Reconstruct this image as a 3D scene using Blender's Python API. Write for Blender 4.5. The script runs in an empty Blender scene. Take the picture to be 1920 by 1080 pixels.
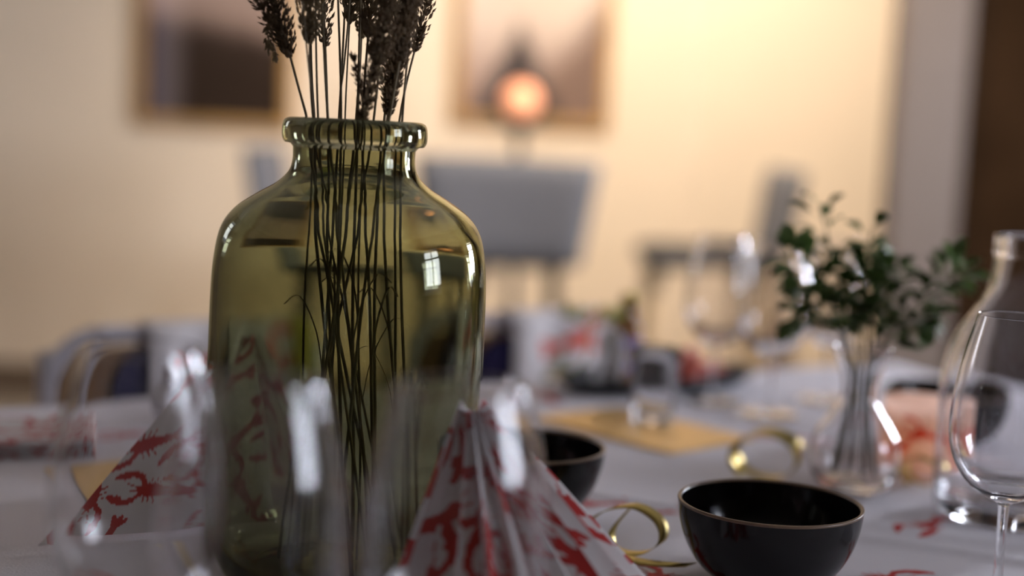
import bpy, math, random
import numpy as np
from mathutils import Vector, Matrix

SC = bpy.context.scene
COL = SC.collection
PI = math.pi
random.seed(7)
rng = np.random.default_rng(11)
TZ = 0.75                                  # table height

# ------------------------------------------------------------------ camera
cam_d = bpy.data.cameras.new('camera')
cam_d.lens = 50; cam_d.sensor_width = 36; cam_d.clip_start = 0.05
cam_d.dof.use_dof = True
cam_d.dof.focus_distance = 0.955
cam_d.dof.aperture_fstop = 1.8
cam = bpy.data.objects.new('camera', cam_d); COL.objects.link(cam)
pitch, roll = math.radians(6.23), math.radians(2.75)
fw = Vector((0, math.cos(pitch), -math.sin(pitch))); rt = Vector((1, 0, 0)); up = rt.cross(fw)
rt2 = rt*math.cos(roll)+up*math.sin(roll); up2 = up*math.cos(roll)-rt*math.sin(roll)
M = Matrix((rt2, up2, -fw)).transposed().to_4x4(); M.translation = (0, 0, 1.06)
cam.matrix_world = M
SC.camera = cam

# ------------------------------------------------------------------ world, daylight, exposure
SC.view_settings.view_transform = 'Standard'
SC.view_settings.look = 'None'
SC.view_settings.gamma = 1
SC.view_settings.use_curve_mapping = False
SC.view_settings.exposure = 0.12
w = bpy.data.worlds.new('world'); SC.world = w; w.use_nodes = True
w.node_tree.nodes['Background'].inputs[0].default_value = (0.62, 0.70, 0.95, 1)
w.node_tree.nodes['Background'].inputs[1].default_value = 1.0
SC.cycles.max_bounces = 20
SC.cycles.transmission_bounces = 18
SC.cycles.glossy_bounces = 8
SC.cycles.diffuse_bounces = 4
SC.cycles.transparent_max_bounces = 12
SC.cycles.sample_clamp_indirect = 15
SC.cycles.blur_glossy = 0.6
SC.cycles.use_denoising = True

def area_light(name, loc, size, aim, power, color):
    l = bpy.data.lights.new(name, 'AREA'); l.shape = 'RECTANGLE'
    l.size, l.size_y = size; l.energy = power; l.color = color
    o = bpy.data.objects.new(name, l); COL.objects.link(o)
    o.location = loc
    o.rotation_euler = Vector(aim).to_track_quat('-Z', 'Z').to_euler()
    return o
area_light('window_right_far_offscreen', (2.34, 2.9, 1.27), (0.6, 0.8), (-1, 0, 0), 158, (0.83, 0.87, 1.0))
area_light('window_right_near_offscreen', (2.34, 0.4, 1.35), (0.7, 0.9), (-1, 0, 0), 42, (0.84, 0.88, 1.0))
area_light('window_left_offscreen', (-3.34, 3.6, 1.75), (0.8, 1.1), (1, 0, 0), 16, (0.90, 0.92, 1.0))

# ------------------------------------------------------------------ helpers
def link(o, parent=None):
    COL.objects.link(o)
    if parent is not None: o.parent = parent
    return o
def tag(o, label, cat, group=None):
    o['label'] = label; o['category'] = cat
    if group: o['group'] = group
    return o
def thing(name, label, cat, loc=(0, 0, 0), rotz=0, group=None):
    o = bpy.data.objects.new(name, None); COL.objects.link(o)
    o.empty_display_size = 0.02
    o.location = loc; o.rotation_euler = (0, 0, rotz)
    return tag(o, label, cat, group)
def mesh(name, verts, faces, mat, parent=None, smooth=True, attr=None):
    me = bpy.data.meshes.new(name)
    me.from_pydata([tuple(map(float, v)) for v in verts], [], [tuple(int(i) for i in f) for f in faces]); me.validate()
    if smooth: me.polygons.foreach_set('use_smooth', [True]*len(me.polygons))
    if mat: me.materials.append(mat)
    if attr is not None:
        for k, a in attr.items():
            at = me.attributes.new(k, 'FLOAT', 'POINT'); at.data.foreach_set('value', np.asarray(a, dtype=np.float32))
    me.update()
    o = bpy.data.objects.new(name, me)
    return link(o, parent)
def merge(*parts):
    V, F = [], []
    for v, f in parts:
        k = len(V); V += [tuple(p) for p in v]; F += [tuple(i+k for i in q) for q in f]
    return V, F
def xf(vf, loc=(0, 0, 0), rot=None, scale=1.0):
    v, f = vf; L = Vector(loc)
    s = scale if hasattr(scale, '__len__') else (scale,)*3
    out = []
    for p in v:
        q = Vector((p[0]*s[0], p[1]*s[1], p[2]*s[2]))
        if rot is not None: q = rot @ q
        out.append(tuple(q+L))
    return out, f
def box(x0, x1, y0, y1, z0, z1):
    v = [(x, y, z) for z in (z0, z1) for y in (y0, y1) for x in (x0, x1)]
    f = [(0, 2, 3, 1), (4, 5, 7, 6), (0, 1, 5, 4), (2, 6, 7, 3), (0, 4, 6, 2), (1, 3, 7, 5)]
    return v, f
def lathe(prof, seg=64, closed=False, wob=None):
    v, rings = [], []
    for k, (r, z) in enumerate(prof):
        if r < 1e-6:
            rings.append([len(v)]); v.append((0, 0, z))
        else:
            ids = []
            for i in range(seg):
                a = 2*PI*i/seg; rr = r*(1+(wob(a, z) if wob else 0))
                ids.append(len(v)); v.append((rr*math.cos(a), rr*math.sin(a), z))
            rings.append(ids)
    f = []
    pairs = list(zip(rings[:-1], rings[1:]))
    if closed: pairs.append((rings[-1], rings[0]))
    for A, B in pairs:
        for i in range(seg):
            j = (i+1) % seg
            if len(A) == 1 and len(B) == 1: continue
            if len(A) == 1: f.append((A[0], B[j], B[i]))
            elif len(B) == 1: f.append((A[i], A[j], B[0]))
            else: f.append((A[i], A[j], B[j], B[i]))
    return v, f
def smooth_prof(pts, n=6):
    """Catmull-Rom through profile points"""
    P = [Vector((a, b, 0)) for a, b in pts]
    out = []
    for i in range(len(P)-1):
        p0 = P[max(i-1, 0)]; p1 = P[i]; p2 = P[i+1]; p3 = P[min(i+2, len(P)-1)]
        for k in range(n):
            t = k/n
            q = 0.5*((2*p1)+(p2-p0)*t+(2*p0-5*p1+4*p2-p3)*t*t+(3*p1-p0-3*p2+p3)*t**3)
            out.append((max(q.x, 0.0), q.y))
    out.append(pts[-1]); return out
def crom(pts, n=6):
    P = [Vector(p) for p in pts]; out = []
    for i in range(len(P)-1):
        p0 = P[max(i-1, 0)]; p1 = P[i]; p2 = P[i+1]; p3 = P[min(i+2, len(P)-1)]
        for k in range(n):
            t = k/n
            out.append(0.5*((2*p1)+(p2-p0)*t+(2*p0-5*p1+4*p2-p3)*t*t+(3*p1-p0-3*p2+p3)*t**3))
    out.append(P[-1]); return out
def tube(pts, rad, n=6, cap=True):
    P = [Vector(p) for p in pts]
    R = [rad]*len(P) if not hasattr(rad, '__len__') else list(rad)
    v, f = [], []
    ref = Vector((0, 0, 1)) if abs((P[1]-P[0]).normalized().z) < 0.9 else Vector((1, 0, 0))
    for i, p in enumerate(P):
        t = (P[min(i+1, len(P)-1)]-P[max(i-1, 0)])
        t = t.normalized() if t.length > 1e-9 else Vector((0, 0, 1))
        s = t.cross(ref); s = s.normalized() if s.length > 1e-6 else Vector((1, 0, 0))
        b = s.cross(t).normalized(); ref = b
        for k in range(n):
            a = 2*PI*k/n
            v.append(tuple(p+R[i]*(math.cos(a)*s+math.sin(a)*b)))
    for i in range(len(P)-1):
        for k in range(n):
            j = (k+1) % n
            f.append((i*n+k, i*n+j, (i+1)*n+j, (i+1)*n+k))
    if cap:
        f.append(tuple(range(n-1, -1, -1))); f.append(tuple(range((len(P)-1)*n, len(P)*n)))
    return v, f
def strip(pts, wdir, width, thick=0.0003):
    """flat ribbon of real thickness along pts; wdir(i) gives the across vector"""
    P = [Vector(p) for p in pts]; v, f = [], []
    for i, p in enumerate(P):
        t = (P[min(i+1, len(P)-1)]-P[max(i-1, 0)]).normalized()
        wv = Vector(wdir(i)).normalized(); nn = t.cross(wv)
        nn = nn.normalized() if nn.length > 1e-6 else Vector((0, 0, 1))
        for a, b in ((-1, -1), (1, -1), (1, 1), (-1, 1)):
            v.append(tuple(p+wv*(a*width/2)+nn*(b*thick/2)))
    for i in range(len(P)-1):
        for k in range(4):
            j = (k+1) % 4
            f.append((i*4+k, i*4+j, i*4+4+j, i*4+4+k))
    f.append((3, 2, 1, 0)); m = (len(P)-1)*4; f.append((m, m+1, m+2, m+3))
    return v, f
def grid(nu, nv):
    f = []
    for j in range(nv):
        for i in range(nu):
            a = j*(nu+1)+i
            f.append((a, a+1, a+nu+2, a+nu+1))
    return f
def copy_tree(o, parent=None):
    c = o.copy(); COL.objects.link(c)
    if parent is not None: c.parent = parent
    for ch in list(o.children): copy_tree(ch, c)
    return c
def struct(name, vf, mat, smooth=False, parent=None):
    o = mesh(name, vf[0], vf[1], mat, parent, smooth)
    if parent is None: o['kind'] = 'structure'
    return o

# ------------------------------------------------------------------ materials
def new_mat(name):
    m = bpy.data.materials.new(name); m.use_nodes = True
    return m, m.node_tree.nodes, m.node_tree.links, m.node_tree.nodes['Principled BSDF']
def paint(name, col, rough=0.6, var=0.08, scale=8.0, metal=0.0, bump=0.0, bscale=60.0, spec=0.5, sub=None):
    m, N, L, b = new_mat(name)
    tc = N.new('ShaderNodeTexCoord')
    nz = N.new('ShaderNodeTexNoise'); nz.inputs['Scale'].default_value = scale; nz.inputs['Detail'].default_value = 4
    L.new(tc.outputs['Object'], nz.inputs['Vector'])
    rp = N.new('ShaderNodeValToRGB')
    rp.color_ramp.elements[0].position = 0.3; rp.color_ramp.elements[1].position = 0.7
    rp.color_ramp.elements[0].color = (*[max(c*(1-var), 0) for c in col], 1)
    rp.color_ramp.elements[1].color = (*[min(c*(1+var), 1) for c in col], 1)
    L.new(nz.outputs['Fac'], rp.inputs['Fac']); L.new(rp.outputs['Color'], b.inputs['Base Color'])
    b.inputs['Roughness'].default_value = rough; b.inputs['Metallic'].default_value = metal
    b.inputs['Specular IOR Level'].default_value = spec
    if sub: b.inputs['Transmission Weight'].default_value = sub
    if bump:
        n2 = N.new('ShaderNodeTexNoise'); n2.inputs['Scale'].default_value = bscale
        L.new(tc.outputs['Object'], n2.inputs['Vector'])
        bp = N.new('ShaderNodeBump'); bp.inputs['Strength'].default_value = bump; bp.inputs['Distance'].default_value = 0.002
        L.new(n2.outputs['Fac'], bp.inputs['Height']); L.new(bp.outputs['Normal'], b.inputs['Normal'])
    return m
def glass(name, col=(1, 1, 1), rough=0.0, ior=1.48, var=0.0):
    m, N, L, b = new_mat(name)
    N.remove(b)
    g = N.new('ShaderNodeBsdfGlass'); g.inputs['Roughness'].default_value = rough; g.inputs['IOR'].default_value = ior
    tc = N.new('ShaderNodeTexCoord'); nz = N.new('ShaderNodeTexNoise'); nz.inputs['Scale'].default_value = 14
    L.new(tc.outputs['Object'], nz.inputs['Vector'])
    rp = N.new('ShaderNodeValToRGB')
    rp.color_ramp.elements[0].color = (*[c*(1-var) for c in col], 1); rp.color_ramp.elements[1].color = (*col, 1)
    L.new(nz.outputs['Fac'], rp.inputs['Fac']); L.new(rp.outputs['Color'], g.inputs['Color'])
    L.new(g.outputs[0], N['Material Output'].inputs['Surface'])
    return m
def printed(name, base, attrs, rough=0.75, translucent=0.0):
    """paper / cloth with flat printed motifs read from the mesh's print attributes"""
    m, N, L, b = new_mat(name)
    tc = N.new('ShaderNodeTexCoord'); nz = N.new('ShaderNodeTexNoise'); nz.inputs['Scale'].default_value = 90
    L.new(tc.outputs['Object'], nz.inputs['Vector'])
    prev = None
    for k, colr in attrs:
        at = N.new('ShaderNodeAttribute'); at.attribute_name = k
        rp = N.new('ShaderNodeValToRGB'); rp.color_ramp.elements[0].position = 0.35; rp.color_ramp.elements[1].position = 0.6
        L.new(at.outputs['Fac'], rp.inputs['Fac'])
        mx = N.new('ShaderNodeMix'); mx.data_type = 'RGBA'
        L.new(rp.outputs['Color'], mx.inputs['Factor'])
        if prev is None: mx.inputs[6].default_value = (*base, 1)
        else: L.new(prev, mx.inputs[6])
        mx.inputs[7].default_value = (*colr, 1)
        prev = mx.outputs[2]
    L.new(prev, b.inputs['Base Color'])
    b.inputs['Roughness'].default_value = rough
    bp = N.new('ShaderNodeBump'); bp.inputs['Strength'].default_value = 0.15; bp.inputs['Distance'].default_value = 0.001
    L.new(nz.outputs['Fac'], bp.inputs['Height']); L.new(bp.outputs['Normal'], b.inputs['Normal'])
    if translucent:
        tr = N.new('ShaderNodeBsdfTranslucent'); L.new(prev, tr.inputs['Color'])
        ms = N.new('ShaderNodeMixShader'); ms.inputs[0].default_value = translucent
        L.new(b.outputs[0], ms.inputs[1]); L.new(tr.outputs[0], ms.inputs[2])
        L.new(ms.outputs[0], N['Material Output'].inputs['Surface'])
    return m
def emit(name, col, strength):
    m, N, L, b = new_mat(name)
    b.inputs['Base Color'].default_value = (*col, 1)
    b.inputs['Emission Color'].default_value = (*col, 1); b.inputs['Emission Strength'].default_value = strength
    return m

RED = (0.50, 0.035, 0.03)
MAT = dict(
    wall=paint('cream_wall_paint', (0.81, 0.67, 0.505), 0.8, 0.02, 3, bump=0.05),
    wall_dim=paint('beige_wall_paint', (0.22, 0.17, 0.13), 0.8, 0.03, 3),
    ceiling=paint('white_ceiling_paint', (0.55, 0.51, 0.46), 0.85, 0.02, 3),
    floor=paint('beige_floor', (0.36, 0.30, 0.23), 0.5, 0.12, 5),
    base=paint('brown_baseboard', (0.16, 0.11, 0.07), 0.5, 0.1, 8),
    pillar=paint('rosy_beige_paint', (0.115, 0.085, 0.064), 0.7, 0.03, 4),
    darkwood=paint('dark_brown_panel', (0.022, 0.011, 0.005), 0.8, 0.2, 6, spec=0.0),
    winframe=paint('white_window_frame', (0.75, 0.75, 0.75), 0.5, 0.03, 5),
    cloth=paint('white_tablecloth', (0.68, 0.655, 0.70), 0.85, 0.05, 6, bump=0.25, bscale=500),
    wood=paint('table_wood', (0.28, 0.17, 0.09), 0.5, 0.2, 12),
    olive=glass('olive_green_glass', (0.70, 0.71, 0.60), 0.0, 1.5, 0.03),
    clear=glass('clear_glass', (0.985, 0.985, 0.99), 0.0, 1.45, 0.0),
    amber=paint('amber_glass', (0.30, 0.13, 0.03), 0.15, 0.1, 8),
    black=paint('glossy_black_glaze', (0.006, 0.005, 0.005), 0.14, 0.2, 10, spec=0.28),
    rimbrown=paint('bronze_worn_rim', (0.16, 0.10, 0.06), 0.35, 0.2, 60),
    blackmatte=paint('black_enamel', (0.012, 0.012, 0.012), 0.3, 0.2, 10),
    gold=paint('gold_foil', (0.52, 0.40, 0.13), 0.34, 0.1, 30, metal=1.0),
    goldcard=paint('gold_card', (0.66, 0.47, 0.20), 0.42, 0.06, 20, metal=0.85),
    greyfab=paint('grey_upholstery', (0.145, 0.145, 0.155), 0.9, 0.1, 60, bump=0.3, bscale=400),
    darkfab=paint('dark_seat_upholstery', (0.03, 0.03, 0.033), 0.8, 0.1, 60),
    blackmetal=paint('black_metal', (0.015, 0.015, 0.016), 0.45, 0.1, 20),
    tanwood=paint('beech_wood', (0.42, 0.30, 0.17), 0.5, 0.15, 15),
    brownwood=paint('brown_plywood', (0.24, 0.115, 0.028), 0.45, 0.2, 12),
    whiteplast=paint('white_lacquered_tube', (0.66, 0.64, 0.70), 0.35, 0.03, 12),
    navy=paint('navy_upholstery', (0.018, 0.014, 0.085), 0.8, 0.1, 60),
    straw=paint('dry_straw_stem', (0.16, 0.115, 0.055), 0.7, 0.3, 40),
    seed=paint('brown_grass_seed', (0.18, 0.12, 0.065), 0.85, 0.35, 60),
    seedpale=paint('pale_grass_seed', (0.30, 0.23, 0.13), 0.85, 0.3, 60),
    leaf=paint('dark_green_leaf', (0.075, 0.135, 0.022), 0.55, 0.3, 40),
    twig=paint('green_brown_twig', (0.06, 0.065, 0.025), 0.6, 0.2, 40),
    wax=paint('pale_pink_wax', (0.72, 0.55, 0.48), 0.55, 0.04, 20),
    crayred=paint('boiled_crayfish_shell', (0.52, 0.075, 0.04), 0.35, 0.25, 60),
    frame=paint('oak_picture_frame', (0.42, 0.24, 0.08), 0.45, 0.15, 14),
    whitepaper=paint('white_paper', (0.80, 0.79, 0.82), 0.8, 0.03, 30),
    dill=paint('dill_green', (0.36, 0.40, 0.06), 0.7, 0.25, 40),
    purple=paint('lilac_label', (0.28, 0.20, 0.45), 0.6, 0.08, 20),
    print_red=paint('red_print_ink', RED, 0.8, 0.12, 60),
    napkin=printed('crayfish_print_napkin', (0.74, 0.71, 0.71), [('print', RED)], 0.8, 0.22),
    bib=printed('crayfish_print_bib', (0.66, 0.62, 0.62), [('print', (0.60, 0.06, 0.02)), ('green', (0.16, 0.22, 0.05)), ('yellow', (0.55, 0.50, 0.10))], 0.8),
    wrap=printed('peach_print_wrap', (0.86, 0.62, 0.50), [('print', (0.62, 0.07, 0.03))], 0.7, 0.5),
)

# ------------------------------------------------------------------ room
WY = 5.2
def wall_two_holes(x0, x1, ys, holes, H=2.7):
    P = []; y = ys[0]
    for a, b, z0, z1 in holes:
        P += [box(x0, x1, y, a, 0, H), box(x0, x1, a, b, 0, z0), box(x0, x1, a, b, z1, H)]; y = b
    return merge(*P, box(x0, x1, y, ys[1], 0, H))
def wall_with_hole(x0, x1, y0, y1, hy0, hy1, hz0, hz1, H=2.7):
    return merge(box(x0, x1, y0, hy0, 0, H), box(x0, x1, hy1, y1, 0, H), box(x0, x1, hy0, hy1, 0, hz0), box(x0, x1, hy0, hy1, hz1, H))
struct('floor', box(-3.3, 2.3, -5.2, 5.3, -0.1, 0), MAT['floor'])
struct('ceiling', box(-3.3, 2.3, -5.2, 5.3, 2.7, 2.8), MAT['ceiling'])
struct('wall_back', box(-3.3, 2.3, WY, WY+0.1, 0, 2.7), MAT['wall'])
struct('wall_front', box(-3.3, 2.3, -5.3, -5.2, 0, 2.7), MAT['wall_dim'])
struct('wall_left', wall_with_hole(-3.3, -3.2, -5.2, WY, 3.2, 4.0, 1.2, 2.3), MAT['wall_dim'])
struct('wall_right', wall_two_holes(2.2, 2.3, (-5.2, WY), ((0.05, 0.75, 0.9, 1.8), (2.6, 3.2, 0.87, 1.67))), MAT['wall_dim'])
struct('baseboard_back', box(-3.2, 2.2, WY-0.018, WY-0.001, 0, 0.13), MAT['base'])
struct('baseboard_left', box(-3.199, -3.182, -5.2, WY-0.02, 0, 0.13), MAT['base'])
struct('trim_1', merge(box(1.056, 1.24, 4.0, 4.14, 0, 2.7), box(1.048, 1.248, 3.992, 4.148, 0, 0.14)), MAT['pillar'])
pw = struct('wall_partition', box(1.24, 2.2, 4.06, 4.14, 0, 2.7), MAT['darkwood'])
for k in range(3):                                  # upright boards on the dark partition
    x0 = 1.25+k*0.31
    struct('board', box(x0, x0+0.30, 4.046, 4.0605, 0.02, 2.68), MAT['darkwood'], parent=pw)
def window(name, x, y0, y1, z0, z1):
    t = 0.05
    o = struct(name, merge(box(x-0.03, x+0.03, y0, y0+t, z0, z1), box(x-0.03, x+0.03, y1-t, y1, z0, z1),
                           box(x-0.03, x+0.03, y0+t, y1-t, z0, z0+t), box(x-0.03, x+0.03, y0+t, y1-t, z1-t, z1)), MAT['winframe'])
    ym = (y0+y1)/2; zm = z0+(z1-z0)*0.6
    struct('glazing_bar', box(x-0.02, x+0.02, ym-0.02, ym+0.02, z0+t, z1-t), MAT['winframe'], parent=o)
    struct('glazing_bar', box(x-0.019, x+0.019, y0+t, y1-t, zm-0.02, zm+0.02), MAT['winframe'], parent=o)
    struct('window_sill', box(x-0.14 if x > 0 else x-0.03, x+0.03 if x > 0 else x+0.14, y0-0.03, y1+0.03, z0-0.03, z0), MAT['winframe'], parent=o)
window('window_1', 2.25, 2.6, 3.2, 0.87, 1.67)
window('window_3', 2.25, 0.05, 0.75, 0.9, 1.8)
window('window_2', -3.25, 3.2, 4.0, 1.2, 2.3)

# the warm lamp above the frame that lights the cream wall
def spotlight(loc, aim, power, cone, color, label):
    sp = thing('ceiling_spotlight', label, 'spotlight', loc)
    mesh('mount', *lathe([(0, 0), (0.045, 0), (0.045, -0.03), (0, -0.03)], 24), MAT['blackmetal'], sp)
    mesh('arm', *tube([(0, 0, -0.03), (0, 0, -0.12)], 0.008, 8), MAT['blackmetal'], sp)
    av = (Vector(aim)-Vector(loc)).normalized()
    q = av.to_track_quat('Z', 'Y').to_matrix()
    mesh('lamp_head', *xf(lathe([(0.0, -0.06), (0.035, -0.06), (0.045, 0.06), (0.042, 0.06), (0.032, -0.05), (0, -0.05)], 24), (0, 0, -0.14), q), MAT['blackmetal'], sp)
    sl = bpy.data.lights.new('ceiling_lamp_offscreen', 'SPOT'); sl.energy = power; sl.color = color
    sl.spot_size = math.radians(cone); sl.spot_blend = 1.0; sl.shadow_soft_size = 0.04
    so = bpy.data.objects.new('ceiling_lamp_offscreen', sl); COL.objects.link(so); so.parent = sp
    so.location = Vector((0, 0, -0.14))+av*0.065; so.rotation_euler = av.to_track_quat('-Z', 'Y').to_euler()
spotlight((0.45, 3.45, 2.7), (0.50, 5.2, 1.10), 275, 118, (1.0, 0.85, 0.70), 'black ceiling spotlight washing the cream wall with warm light')

# ------------------------------------------------------------------ pictures on the wall
def picture_mat(name, kind):
    m, N, L, b = new_mat(name)
    tc = N.new('ShaderNodeTexCoord'); sep = N.new('ShaderNodeSeparateXYZ'); L.new(tc.outputs['Generated'], sep.inputs[0])
    nz = N.new('ShaderNodeTexNoise'); nz.inputs['Scale'].default_value = 3.5; nz.inputs['Detail'].default_value = 5
    L.new(tc.outputs['Generated'], nz.inputs['Vector'])
    def math_(op, a, c):
        n = N.new('ShaderNodeMath'); n.operation = op
        for i, q in enumerate((a, c)):
            if isinstance(q, (int, float)): n.inputs[i].default_value = q
            else: L.new(q, n.inputs[i])
        return n.outputs[0]
    def ramp(fac, stops):
        r = N.new('ShaderNodeValToRGB'); e = r.color_ramp.elements
        e[0].position, e[0].color = stops[0][0], (*stops[0][1], 1)
        e[1].position, e[1].color = stops[-1][0], (*stops[-1][1], 1)
        for p, c in stops[1:-1]:
            k = e.new(p); k.color = (*c, 1)
        L.new(fac, r.inputs[0]); return r.outputs[0]
    def mix(f, a, c):
        n = N.new('ShaderNodeMix'); n.data_type = 'RGBA'
        L.new(f, n.inputs['Factor'])
        for i, q in ((6, a), (7, c)):
            if isinstance(q, tuple): n.inputs[i].default_value = (*q, 1)
            else: L.new(q, n.inputs[i])
        return n.outputs[2]
    X, Z = sep.outputs[0], sep.outputs[2]
    wob = math_('MULTIPLY', math_('SUBTRACT', nz.outputs['Fac'], 0.5), 0.16)
    if kind == 'hill':
        # dark hillside under a pale sky, a pale grey band at the left
        edge = math_('ADD', math_('ADD', Z, wob), math_('MULTIPLY', X, 0.10))
        c = ramp(edge, [(0.28, (0.03, 0.017, 0.010)), (0.42, (0.04, 0.024, 0.016)), (0.53, (0.36, 0.25, 0.20)), (0.8, (0.42, 0.32, 0.26))])
        band = ramp(math_('ADD', X, math_('MULTIPLY', wob, 0.6)), [(0.02, (0.02, 0.02, 0.05)), (0.10, (0.10, 0.09, 0.11)), (0.20, (0.10, 0.085, 0.085)), (0.30, (0, 0, 0))])
        n = N.new('ShaderNodeMix'); n.data_type = 'RGBA'; n.blend_type = 'ADD'; n.inputs['Factor'].default_value = 1
        L.new(c, n.inputs[6]); L.new(band, n.inputs[7]); c = n.outputs[2]
    else:
        # a dark peaked shape before a pale rosy haze, brown ground to the right
        sky = ramp(math_('ADD', Z, wob), [(0.08, (0.30, 0.20, 0.16)), (0.25, (0.42, 0.31, 0.26)), (0.45, (0.62, 0.50, 0.42)), (0.8, (0.70, 0.56, 0.46))])
        side = ramp(math_('ADD', math_('SUBTRACT', X, math_('MULTIPLY', Z, 1.1)), wob), [(0.25, (0, 0, 0)), (0.5, (1, 1, 1))])
        c = mix(side, sky, (0.20, 0.13, 0.10))
        dx = math_('ABSOLUTE', math_('SUBTRACT', X, 0.40), 0)
        peak = ramp(math_('ADD', math_('ADD', dx, math_('MULTIPLY', Z, 0.72)), math_('MULTIPLY', wob, 0.5)), [(0.28, (1, 1, 1)), (0.36, (0, 0, 0))])
        c = mix(peak, c, (0.055, 0.045, 0.045))
    L.new(c, b.inputs['Base Color']); b.inputs['Roughness'].default_value = 0.6; b.inputs['Specular IOR Level'].default_value = 0.2
    return m
def picture(x0, x1, z0, z1, kind, label):
    t = thing('framed_picture', label, 'picture', ((x0+x1)/2, WY, z0))
    W = (x1-x0)/2; H = z1-z0; fwid = 0.034
    mesh('frame_side', *box(-W, -W+fwid, -0.03, -0.001, fwid, H-fwid), MAT['frame'], t, False)
    mesh('frame_side', *box(W-fwid, W, -0.03, -0.001, fwid, H-fwid), MAT['frame'], t, False)
    mesh('frame_bottom', *box(-W, W, -0.03, -0.001, 0, fwid), MAT['frame'], t, False)
    mesh('frame_top', *box(-W, W, -0.03, -0.001, H-fwid, H), MAT['frame'], t, False)
    mesh('print', *box(-W+fwid, W-fwid, -0.014, -0.004, fwid, H-fwid), picture_mat('picture_print_'+kind, kind), t, False)
picture(-1.395, -0.825, 1.025, 1.86, 'hill', 'oak framed dark landscape picture, almost black below a pale sky')
picture(-0.250, 0.322, 1.085, 1.88, 'peak', 'oak framed pale rosy picture of a dark peaked shape behind the floor lamp')

# ------------------------------------------------------------------ floor lamp with a glowing orange globe
t = thing('floor_lamp', 'slim black floor lamp with a glowing orange globe', 'lamp', (0.0, 4.75, 0))
mesh('base', *lathe([(0, 0), (0.12, 0), (0.12, 0.012), (0.02, 0.03), (0, 0.03)], 32), MAT['blackmetal'], t)
mesh('pole', *tube([(0, 0, 0.02), (0, 0, 1.075)], 0.016, 12), MAT['blackmetal'], t)
mesh('saucer', *lathe([(0, 1.07), (0.03, 1.07), (0.085, 1.105), (0.08, 1.11), (0.03, 1.08), (0, 1.08)], 32), MAT['blackmetal'], t)
mesh('globe', *lathe([(0.062*math.sin(a), 1.165-0.062*math.cos(a)) for a in np.linspace(0, PI, 17)], 32), emit('orange_globe_glow', (1.0, 0.42, 0.22), 0.5), t)

# ------------------------------------------------------------------ grey counter chairs by the wall
def rounded_panel(w0, w1, h, th, curve=0.03, n=14, m=8):
    """upholstered panel: width w0 at the bottom, w1 at the top, curved about z"""
    V = []; 
    for side in (-1, 1):
        for j in range(m+1):
            s = j/m; ww = (w0+(w1-w0)*s)/2
            for i in range(n+1):
                u = -1+2*i/n
                e = min(1, (1-abs(u))*6)*min(1, min(s, 1-s)*7+0.15)
                V.append((u*ww, curve*(u*u)*-1 + side*th/2*(0.35+0.65*math.sqrt(max(e, 0))), s*h))
    F = []
    k = (n+1)*(m+1)
    for (a, b, c, d) in grid(n, m):
        F.append((a, b, c, d)); F.append((a+k, d+k, c+k, b+k))
    rim = [i for i in range(n+1)]+[j*(n+1)+n for j in range(1, m+1)]+[m*(n+1)+i for i in range(n-1, -1, -1)]+[j*(n+1) for j in range(m-1, 0, -1)]
    for a, b in zip(rim, rim[1:]+rim[:1]): F.append((b, a, a+k, b+k))
    return V, F
def counter_chair(loc, rotz, label, legmat):
    # local: faces +y, back at -y
    t = thing('counter_chair', label, 'chair', loc, rotz, 'grey counter chairs by the cream wall')
    V, F = rounded_panel(0.45, 0.54, 0.31, 0.05)
    rot = Matrix.Rotation(math.radians(8), 3, 'X')
    mesh('backrest', *xf((V, F), (0, -0.19, 0.68), rot), MAT['greyfab'], t)
    V, F = rounded_panel(0.42, 0.44, 0.40, 0.065, 0.0)
    mesh('seat', *xf((V, F), (0, -0.20, 0.69), Matrix.Rotation(-PI/2, 3, 'X')), MAT['darkfab'], t)
    for sx in (-1, 1):
        for sy in (-1, 1):
            mesh('leg', *tube([(sx*0.15, sy*0.15, 0.665), (sx*0.20, sy*0.20, 0.0)], [0.02, 0.013], 10), legmat, t)
    for sx in (-1, 1):
        mesh('footrest', *tube([(sx*0.183, -0.183, 0.22), (sx*0.183, 0.183, 0.22)], 0.009, 8), legmat, t)
        mesh('footrest', *tube([(-0.183, sx*0.183, 0.215), (0.183, sx*0.183, 0.215)], 0.009, 8), legmat, t)
    return t
counter_chair((-0.03, 4.38, 0), 0, 'grey counter chair seen from behind before the floor lamp', MAT['blackmetal'])
counter_chair((0.61, 4.6, 0), PI/2, 'grey counter chair turned sideways between the floor lamp and the rosy pillar', MAT['tanwood'])
counter_chair((-0.50, 4.25, 0), -PI/2, 'grey counter chair below the dark landscape picture, mostly behind the big vase', MAT['blackmetal'])

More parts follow.
